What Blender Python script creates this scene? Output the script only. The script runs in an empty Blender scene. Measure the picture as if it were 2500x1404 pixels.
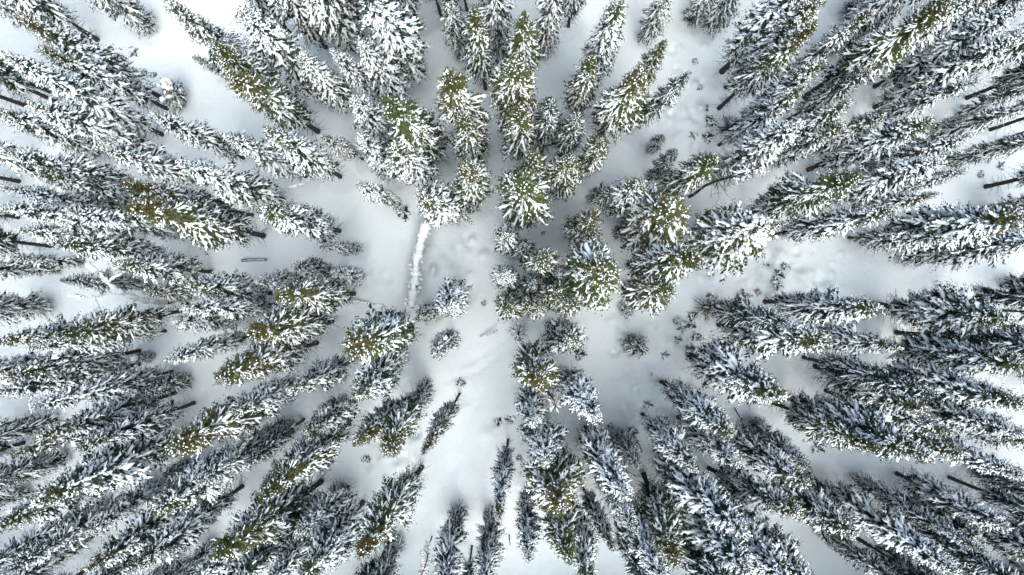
import bpy, math, random
import numpy as np
from mathutils import Vector, Matrix, Quaternion

# ---------------------------------------------------------------- camera, sky, sun, exposure
S = bpy.context.scene
COL = S.collection
CAM_H = 70.0                       # metres above the snow
PPM = 27.5                         # photo pixels per metre on the ground
cam_d = bpy.data.cameras.new('camera')
cam = bpy.data.objects.new('camera', cam_d)
COL.objects.link(cam)
cam.location = (0, 0, CAM_H)
cam.rotation_euler = (0, 0, 0)
cam_d.sensor_width = 36.0
cam_d.lens = 36.0 * (CAM_H * PPM) / 2500.0
cam_d.clip_end = 3000
S.camera = cam

SUN_EL = math.radians(60.0)
SUN_DIR = (0.30, -0.95)            # towards the sun on the ground plane
w = bpy.data.worlds.new('World')
S.world = w
w.use_nodes = True
nt = w.node_tree
bg = nt.nodes['Background']
sky = nt.nodes.new('ShaderNodeTexSky')
sky.sky_type = 'NISHITA'
sky.sun_disc = False
sky.sun_elevation = SUN_EL
sky.sun_rotation = math.atan2(SUN_DIR[0], SUN_DIR[1])
sky.air_density = 1.0
sky.dust_density = 4.0
sky.ozone_density = 1.0
nt.links.new(sky.outputs[0], bg.inputs[0])
bg.inputs[1].default_value = 0.085
sun_d = bpy.data.lights.new('sun', 'SUN')
sun_d.energy = 1.5
sun_d.angle = math.radians(85)
sun_d.color = (0.91, 1.0, 0.98)
sun = bpy.data.objects.new('sun', sun_d)
COL.objects.link(sun)
sd = Vector((SUN_DIR[0], SUN_DIR[1], 0)).normalized() * math.cos(SUN_EL) + Vector((0, 0, math.sin(SUN_EL)))
sun.rotation_euler = sd.to_track_quat('Z', 'Y').to_euler()
S.view_settings.view_transform = 'Standard'
S.view_settings.look = 'None'
S.view_settings.gamma = 1
S.view_settings.use_curve_mapping = False
S.view_settings.exposure = 1.9
S.render.engine = 'CYCLES'
S.cycles.use_denoising = True
S.cycles.max_bounces = 8
S.cycles.diffuse_bounces = 8
S.cycles.glossy_bounces = 1

# ---------------------------------------------------------------- materials
def mat(name, build):
    m = bpy.data.materials.new(name)
    m.use_nodes = True
    t = m.node_tree
    p = t.nodes['Principled BSDF']
    build(t, p)
    return m

def N(t, kind, **kw):
    n = t.nodes.new(kind)
    for k, v in kw.items():
        if k.startswith('i_'):
            n.inputs[k[2:].replace('_', ' ')].default_value = v
        else:
            setattr(n, k, v)
    return n

def noise(t, scale, detail=4, rough=0.55, coords='Object'):
    tc = N(t, 'ShaderNodeTexCoord')
    n = N(t, 'ShaderNodeTexNoise')
    n.inputs['Scale'].default_value = scale
    n.inputs['Detail'].default_value = detail
    n.inputs['Roughness'].default_value = rough
    t.links.new(tc.outputs[coords], n.inputs['Vector'])
    return n

def mixc(t, fac, a, b):
    m = N(t, 'ShaderNodeMix', data_type='RGBA')
    if isinstance(fac, float):
        m.inputs[0].default_value = fac
    else:
        t.links.new(fac, m.inputs[0])
    for sock, v in ((m.inputs[6], a), (m.inputs[7], b)):
        if isinstance(v, tuple):
            sock.default_value = v + (1,)
        else:
            t.links.new(v, sock)
    return m.outputs[2]

def snow_build(bump_scales, strength, c0=(0.83, 0.87, 0.885), c1=(0.88, 0.91, 0.915)):
    def f(t, p):
        n = noise(t, 0.35, 5)
        c = mixc(t, n.outputs[0], c0, c1)
        t.links.new(c, p.inputs['Base Color'])
        p.inputs['Roughness'].default_value = 0.7
        p.inputs['Specular IOR Level'].default_value = 0.2
        prev = None
        for sc, dist in bump_scales:
            nn = noise(t, sc, 6, 0.6)
            b = N(t, 'ShaderNodeBump')
            b.inputs['Strength'].default_value = strength
            b.inputs['Distance'].default_value = dist
            t.links.new(nn.outputs[0], b.inputs['Height'])
            if prev:
                t.links.new(prev.outputs[0], b.inputs['Normal'])
            prev = b
        t.links.new(prev.outputs[0], p.inputs['Normal'])
    return f

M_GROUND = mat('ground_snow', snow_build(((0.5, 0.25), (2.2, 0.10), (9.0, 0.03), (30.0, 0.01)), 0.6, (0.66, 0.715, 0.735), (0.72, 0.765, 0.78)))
M_SNOW = mat('bough_snow', snow_build(((6.0, 0.06),), 0.7))

def needle_build(t, p):
    a = N(t, 'ShaderNodeAttribute', attribute_name='olive')
    r = N(t, 'ShaderNodeAttribute', attribute_name='shade')
    oi = N(t, 'ShaderNodeObjectInfo')
    dark = mixc(t, r.outputs['Fac'], (0.008, 0.027, 0.021), (0.026, 0.050, 0.030))
    ol1 = mixc(t, r.outputs['Fac'], (0.040, 0.060, 0.013), (0.078, 0.098, 0.022))
    ol = mixc(t, oi.outputs['Random'], ol1, (0.092, 0.078, 0.020))
    c = mixc(t, a.outputs['Fac'], dark, ol)
    fz = N(t, 'ShaderNodeAttribute', attribute_name='frost')
    c = mixc(t, fz.outputs['Fac'], c, (0.50, 0.53, 0.54))
    t.links.new(c, p.inputs['Base Color'])
    p.inputs['Roughness'].default_value = 0.65
    p.inputs['Specular IOR Level'].default_value = 0.25
M_NEEDLE = mat('needles', needle_build)

def bark_build(dark, light):
    def f(t, p):
        n = noise(t, 7.0, 6, 0.65)
        c = mixc(t, n.outputs[0], dark, light)
        t.links.new(c, p.inputs['Base Color'])
        p.inputs['Roughness'].default_value = 0.9
        b = N(t, 'ShaderNodeBump')
        b.inputs['Strength'].default_value = 0.6
        b.inputs['Distance'].default_value = 0.03
        t.links.new(n.outputs[0], b.inputs['Height'])
        t.links.new(b.outputs[0], p.inputs['Normal'])
    return f
M_BARK = mat('bark', bark_build((0.014, 0.013, 0.013), (0.050, 0.044, 0.040)))
M_TWIG = mat('dead_twigs', bark_build((0.020, 0.018, 0.018), (0.060, 0.050, 0.045)))
M_RED = mat('reddish_twigs', bark_build((0.075, 0.048, 0.036), (0.15, 0.10, 0.075)))

# ---------------------------------------------------------------- mesh helpers
def mesh_from(name, V, faces, material, smooth=True, attrs=None):
    """faces: list of (n, k) int arrays."""
    me = bpy.data.meshes.new(name)
    V = np.asarray(V, dtype=np.float32)
    me.vertices.add(len(V))
    me.vertices.foreach_set('co', V.ravel())
    idx = np.concatenate([f.ravel() for f in faces]).astype(np.int32)
    tot = np.concatenate([np.full(len(f), f.shape[1], dtype=np.int32) for f in faces])
    start = np.concatenate([[0], np.cumsum(tot)[:-1]]).astype(np.int32)
    me.loops.add(len(idx))
    me.loops.foreach_set('vertex_index', idx)
    me.polygons.add(len(tot))
    me.polygons.foreach_set('loop_start', start)
    me.polygons.foreach_set('loop_total', tot)
    me.polygons.foreach_set('use_smooth', np.full(len(tot), smooth, dtype=bool))
    if attrs:
        for k, v in attrs.items():
            at = me.attributes.new(k, 'FLOAT', 'POINT')
            at.data.foreach_set('value', np.asarray(v, dtype=np.float32))
    me.update(calc_edges=True)
    me.materials.append(material)
    return me

def norm(a):
    return a / np.maximum(np.linalg.norm(a, axis=-1, keepdims=True), 1e-9)

def lumps(P0, P1, P2, W, T, rng, nr=6, ns=6, jag=0.3, lift=0.4, power=0.55):
    """Elongated pillows of snow along quadratic curves P0-P1-P2 (n,3); half width W, half thickness T."""
    n = len(P0)
    u = np.linspace(0, 1, nr)
    P = ((1 - u) ** 2)[None, :, None] * P0[:, None] + (2 * u * (1 - u))[None, :, None] * P1[:, None] + (u ** 2)[None, :, None] * P2[:, None]
    T_ = norm((2 * (1 - u))[None, :, None] * (P1 - P0)[:, None] + (2 * u)[None, :, None] * (P2 - P1)[:, None] + 1e-6)
    up = np.array([0, 0, 1.0])
    lat = norm(np.cross(T_, up) + 1e-6)
    nup = np.cross(lat, T_)
    prof = np.sin(np.pi * np.clip(u, 0.001, 0.999)) ** power
    rad = prof[None] * (1 + jag * (rng.random((n, nr)) * 2 - 1))
    ang = np.linspace(0, 2 * np.pi, ns, endpoint=False)
    ca, sa = np.cos(ang), np.sin(ang)
    k = 1 + 0.22 * (rng.random((n, nr, ns)) * 2 - 1)
    V = (P + nup * (lift * T)[:, None, None])[:, :, None] \
        + lat[:, :, None] * (ca[None, None] * k * (rad * W[:, None])[:, :, None])[..., None] \
        + nup[:, :, None] * (sa[None, None] * k * (rad * T[:, None])[:, :, None])[..., None]
    V = V.reshape(-1, 3)
    base = (np.arange(n) * nr * ns)[:, None, None]
    i = np.arange(nr - 1)[None, :, None] * ns
    j = np.arange(ns)[None, None]
    j2 = (j + 1) % ns
    q = np.stack([base + i + j, base + i + j2, base + i + ns + j2, base + i + ns + j], -1).reshape(-1, 4)
    return V, q

def tubes(paths, radii, ns=4):
    """paths (n, k, 3), radii (n, k): thin tapered tubes."""
    n, k, _ = paths.shape
    T = np.gradient(paths, axis=1)
    T = norm(T)
    ref = np.where(np.abs(T[..., 2:3]) > 0.9, np.array([1.0, 0, 0]), np.array([0, 0, 1.0]))
    a = norm(np.cross(T, ref))
    b = np.cross(T, a)
    ang = np.linspace(0, 2 * np.pi, ns, endpoint=False)
    V = paths[:, :, None] + radii[:, :, None, None] * (a[:, :, None] * np.cos(ang)[None, None, :, None] + b[:, :, None] * np.sin(ang)[None, None, :, None])
    V = V.reshape(-1, 3)
    base = (np.arange(n) * k * ns)[:, None, None]
    i = np.arange(k - 1)[None, :, None] * ns
    j = np.arange(ns)[None, None]
    j2 = (j + 1) % ns
    q = np.stack([base + i + j, base + i + j2, base + i + ns + j2, base + i + ns + j], -1).reshape(-1, 4)
    return V, q

def join(parts):
    Vs, Fs, o = [], [], 0
    for V, q in parts:
        Vs.append(V)
        Fs.append(q + o)
        o += len(V)
    return np.concatenate(Vs), Fs

def obj(name, me, parent=None):
    o = bpy.data.objects.new(name, me)
    COL.objects.link(o)
    if parent is not None:
        o.parent = parent
    return o

def tag(o, label=None, cat=None, group=None, kind=None):
    for k, v in (('label', label), ('category', cat), ('group', group), ('kind', kind)):
        if v:
            o[k] = v
    return o

# ---------------------------------------------------------------- fir prototypes
SIZES = {'tall': (22.0, 1.6), 'small': (8.0, 0.9), 'wide': (20.0, 2.3)}     # prototype height and crown radius

STYLES = {
    # snow probability of a bough at tip / lower crown, pillow width, olive reach (share of crown), twig lumps, length of boughs
    'G': dict(fr=0.06, p0=0.12, p1=0.88, w=0.064, ol=0.78, side=4, cb=0.28, n=400, up=1.0),
    'M': dict(fr=0.14, p0=0.50, p1=0.95, w=0.085, ol=0.27, side=5, cb=0.23, n=390, up=1.0),
    'H': dict(fr=0.20, p0=0.93, p1=0.97, w=0.096, ol=0.10, side=5, cb=0.16, n=380, up=1.0),
    'F': dict(fr=0.32, p0=0.90, p1=0.92, w=0.064, ol=0.00, side=5, cb=0.05, n=400, up=0.9),
    'D': dict(fr=0.20, p0=0.62, p1=0.70, w=0.060, ol=0.00, side=3, cb=0.26, n=340, up=0.9),
    'L': dict(fr=0.12, p0=0.50, p1=0.92, w=0.088, ol=1.10, side=4, cb=0.22, n=560, up=0.8),
}

def fir_proto(style, seed, low=False, PH=22.0, PR=1.6):
    p = dict(STYLES[style])
    small = PH < 12
    if small:
        p['n'] = 170
        p['cb'] = 0.04
        p['side'] = 4
    rng = np.random.default_rng(seed)
    n = p['n'] if not low else 60
    s = (np.arange(n) + rng.random(n)) / n
    s = s ** 1.08
    zc0 = PH * p['cb']
    z = PH * 0.995 - (PH * 0.995 - zc0) * s
    az = np.arange(n) * 2.39996 + rng.normal(0, 0.35, n)
    prof = np.minimum(1.0, (s / 0.5) ** 0.72) * (1 - 0.30 * np.clip((s - 0.65) / 0.35, 0, 1))
    keep_out = (np.sin(az * 1.0 + s * rng.uniform(4, 12) + rng.random() * 6) > 0.88) & (s > 0.25)     # shed or broken boughs
    lobes = np.where(keep_out, 0.45, 1.0) * (1 + 0.12 * np.cos(az - rng.random() * 6.28)) + 0.16 * np.sin(az * 2 + rng.random() * 6 + s * 5) + 0.10 * np.sin(s * 23 + rng.random() * 6)
    L = PR * (0.10 + 0.90 * prof) * lobes * rng.uniform(0.72, 1.18, n)
    e0 = np.radians(np.interp(s, [0, 0.15, 0.5, 1], [62, 34, 6, -16])) * p['up'] + rng.normal(0, 0.14, n)
    droop = np.interp(s, [0, 0.2, 1], [0.05, 0.36, 0.55]) * rng.uniform(0.6, 1.4, n)
    te = np.tan(np.clip(e0, -0.7, 1.1))
    d = np.stack([np.cos(az), np.sin(az)], -1)
    swerve = rng.normal(0, 0.14, n)

    def pos(t):               # t (n,k) -> (n,k,3)
        rad = L[:, None] * t
        dx = d[:, None, 0] * rad - d[:, None, 1] * swerve[:, None] * rad * t
        dy = d[:, None, 1] * rad + d[:, None, 0] * swerve[:, None] * rad * t
        dz = L[:, None] * (te[:, None] * t - droop[:, None] * t * t)
        return np.stack([dx, dy, z[:, None] + dz], -1)

    def tan_(t):
        e = 0.02
        return norm(pos(t + e) - pos(t - e))

    # needles: kite shaped sprays either side of each bough
    K = 17 if not low else 6
    t = (np.arange(K)[None] + rng.random((n, K))) / K * 0.92 + 0.10
    side = np.where((np.arange(K)[None] + rng.integers(0, 2, (n, 1))) % 2 == 0, 1.0, -1.0)
    B = pos(t)
    T = tan_(t)
    lat = norm(np.cross(T, np.array([0, 0, 1.0])))
    l = np.clip(0.44 * L[:, None] * (1.12 - t), 0.12, 0.42) * rng.uniform(0.7, 1.3, (n, K))
    if low:
        l = l * 1.9
    dirn = norm(T * rng.uniform(0.55, 1.0, (n, K, 1)) + lat * (side * rng.uniform(0.4, 0.95, (n, K)))[..., None]
                + np.array([0, 0, 1.0]) * rng.uniform(-0.32, 0.22, (n, K, 1)))
    nn = norm(np.cross(dirn, lat * 0.3 + np.array([0, 0, 1.0])))
    vv = norm(np.cross(nn, dirn))
    wd = (l * rng.uniform(0.16, 0.26, (n, K)))[..., None]
    tip = B + dirn * l[..., None]
    mid = B + dirn * (l * 0.45)[..., None]
    sag = np.array([0, 0, -1.0]) * (l * 0.12)[..., None]
    quads = []
    for ax in ((nn, vv) if not low else (nn,)):
        quads.append(np.stack([B, mid + ax * wd, tip + sag, mid - ax * wd], 2))
    Q = np.stack(quads, 2)            # n,K,2,4,3
    nq = Q.shape[1] * Q.shape[2]
    V = Q.reshape(n, nq * 4, 3)
    oliv = np.clip(1.15 - s / max(p['ol'], 1e-3), 0, 1) ** 0.8
    oliv = np.clip(oliv[:, None] * rng.uniform(0.75, 1.15, (n, nq * 4)), 0, 1)
    shade = np.repeat(rng.random((n, nq)), 4, axis=1)
    fr = np.where(rng.random((n, nq)) < p['fr'] * np.clip(s[:, None] * 4, 0.3, 1.0), rng.uniform(0.5, 1.0, (n, nq)), 0.0)
    frost = np.repeat(fr, 4, axis=1)
    meshes = {}
    cut = 0.20
    for nm, sel in (('crown_tip', s < cut), ('crown', s >= cut)):
        Vs = V[sel].reshape(-1, 3)
        f = np.arange(len(Vs)).reshape(-1, 4)
        meshes[nm] = (Vs, [f], oliv[sel].ravel(), shade[sel].ravel(), frost[sel].ravel())

    # snow pillows
    pr = np.interp(s, [0, 0.10, 0.34, 1], [p['p0'], p['p0'], p['p1'], p['p1']])
    # patchy: boughs of one side can be shaken bare
    pr = pr * (1 - 0.35 * (np.sin(az + s * 9 + rng.random() * 6) > 0.75))
    has = rng.random(n) < pr
    W = p['w'] * np.clip(L / 1.1, 0.45, 1.25) * rng.uniform(0.7, 1.35, n)
    t0 = rng.uniform(0.20, 0.46, n)[:, None]
    t1 = rng.uniform(0.74, 0.98, n)[:, None]
    A, Bm, C = pos(t0)[:, 0], pos((t0 + t1) / 2)[:, 0], pos(t1)[:, 0]
    P1 = 2 * Bm - 0.5 * (A + C)
    parts = []
    i = np.where(has)[0]
    if low:
        parts.append(lumps(A[i], P1[i], C[i], W[i] * 1.8, W[i], rng, 4, 4))
    else:
        parts.append(lumps(A[i], P1[i], C[i], W[i], W[i] * 0.8, rng, 6, 4, 0.42))
        ks = p['side']
        for c in range(ks):
            sel = np.where(has & (rng.random(n) < 0.88))[0]
            kk = rng.integers(2, K, len(sel))
            b0 = B[sel, kk]
            dd = dirn[sel, kk]
            ll = l[sel, kk] * rng.uniform(0.75, 1.15, len(sel))
            e1 = b0 + dd * ll[:, None] + np.array([0, 0, -0.06])
            m1 = (b0 + e1) / 2 + np.array([0, 0, 0.05])
            ww = np.clip(ll * 0.20, 0.026, 0.070) * rng.uniform(0.7, 1.4, len(sel)) * (p['w'] / 0.075)
            parts.append(lumps(b0, m1, e1, ww, ww * 0.8, rng, 4, 4, 0.3))
        # loose dabs where the boughs carry little
        sel = np.where(~has & (rng.random(n) < 0.6))[0]
        if len(sel):
            for c in range(2):
                kk = rng.integers(3, K, len(sel))
                b0 = B[sel, kk]
                e1 = b0 + dirn[sel, kk] * (l[sel, kk] * 0.6)[:, None]
                ww = rng.uniform(0.03, 0.062, len(sel))
                parts.append(lumps(b0, (b0 + e1) / 2 + np.array([0, 0, 0.03]), e1, ww, ww * 0.8, rng, 4, 4, 0.3))
        if style == 'L':      # round wet clods at the bough ends
            sel = np.where(rng.random(n) < 0.5)[0]
            e = pos(np.full((n, 1), 0.95))[sel, 0]
            ww = rng.uniform(0.06, 0.16, len(sel))
            off = np.stack([d[sel, 0] * ww, d[sel, 1] * ww, ww * 0], -1)
            parts.append(lumps(e - off, e + [0, 0, 0.05], e + off, ww, ww * 0.85, rng, 6, 7, 0.2, 0.5, 0.5))
    meshes['snow'] = join(parts)

    # trunk with a slight sweep, then dead twigs below the crown
    k = 14
    zz = np.linspace(-0.6, PH * 0.985, k)
    ph = rng.random(2) * 6
    swx = 0.06 * np.sin(zz * 0.25 + ph[0]) * np.clip(zz / 5, 0, 1)
    swy = 0.06 * np.sin(zz * 0.21 + ph[1]) * np.clip(zz / 5, 0, 1)
    path = np.stack([swx, swy, zz], -1)[None]
    rad = (0.195 * (1 - zz / PH) ** 0.85 + 0.015)[None]
    rad[0, 0] *= 1.25
    meshes['trunk'] = tubes(path, rad, 10 if not low else 5)
    if not low and zc0 > 1.5:
        m = 110
        z0 = rng.uniform(0.6, zc0 + 5.0, m)
        a = rng.random(m) * 2 * np.pi
        ln = rng.uniform(0.4, 1.7, m) * np.interp(z0, [0, zc0], [0.7, 1.0])
        dr = rng.uniform(-0.55, 0.15, m)
        u = np.linspace(0.05, 1, 4)
        pa = np.stack([np.cos(a)[:, None] * ln[:, None] * u, np.sin(a)[:, None] * ln[:, None] * u,
                       z0[:, None] + ln[:, None] * dr[:, None] * u * u], -1)
        pa += rng.normal(0, 0.04, pa.shape)
        meshes['dead_branches'] = tubes(pa, np.linspace(0.022, 0.008, 4)[None].repeat(m, 0), 3)
    return meshes

def bake(style, seed, size):
    mm = fir_proto(style, seed, False, *SIZES[size])
    out = {}
    for nm in ('crown', 'crown_tip'):
        V, F, o_, sh, fro = mm[nm]
        out[nm] = mesh_from(nm, V, F, M_NEEDLE, False, {'olive': o_, 'shade': sh, 'frost': fro})
    V, F = mm['snow']
    out['snow'] = mesh_from('snow', V, F, M_SNOW, True)
    V, q = mm['trunk']
    out['trunk'] = mesh_from('trunk', V, [q], M_BARK, True)
    if 'dead_branches' in mm:
        V, q = mm['dead_branches']
        out['dead_branches'] = mesh_from('dead_branches', V, [q], M_TWIG, False)
    return out

PROTOS = {}
for st, cnt in (('G', 4), ('M', 4), ('H', 4), ('F', 3), ('D', 2)):
    PROTOS[st, 'tall'] = [bake(st, 100 + 17 * i + ord(st), 'tall') for i in range(cnt)]
PROTOS['L', 'wide'] = [bake('L', 777, 'wide')]
for st, cnt in (('M', 1), ('H', 2), ('F', 3), ('D', 1)):
    PROTOS[st, 'small'] = [bake(st, 500 + 17 * i + ord(st), 'small') for i in range(cnt)]

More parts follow.
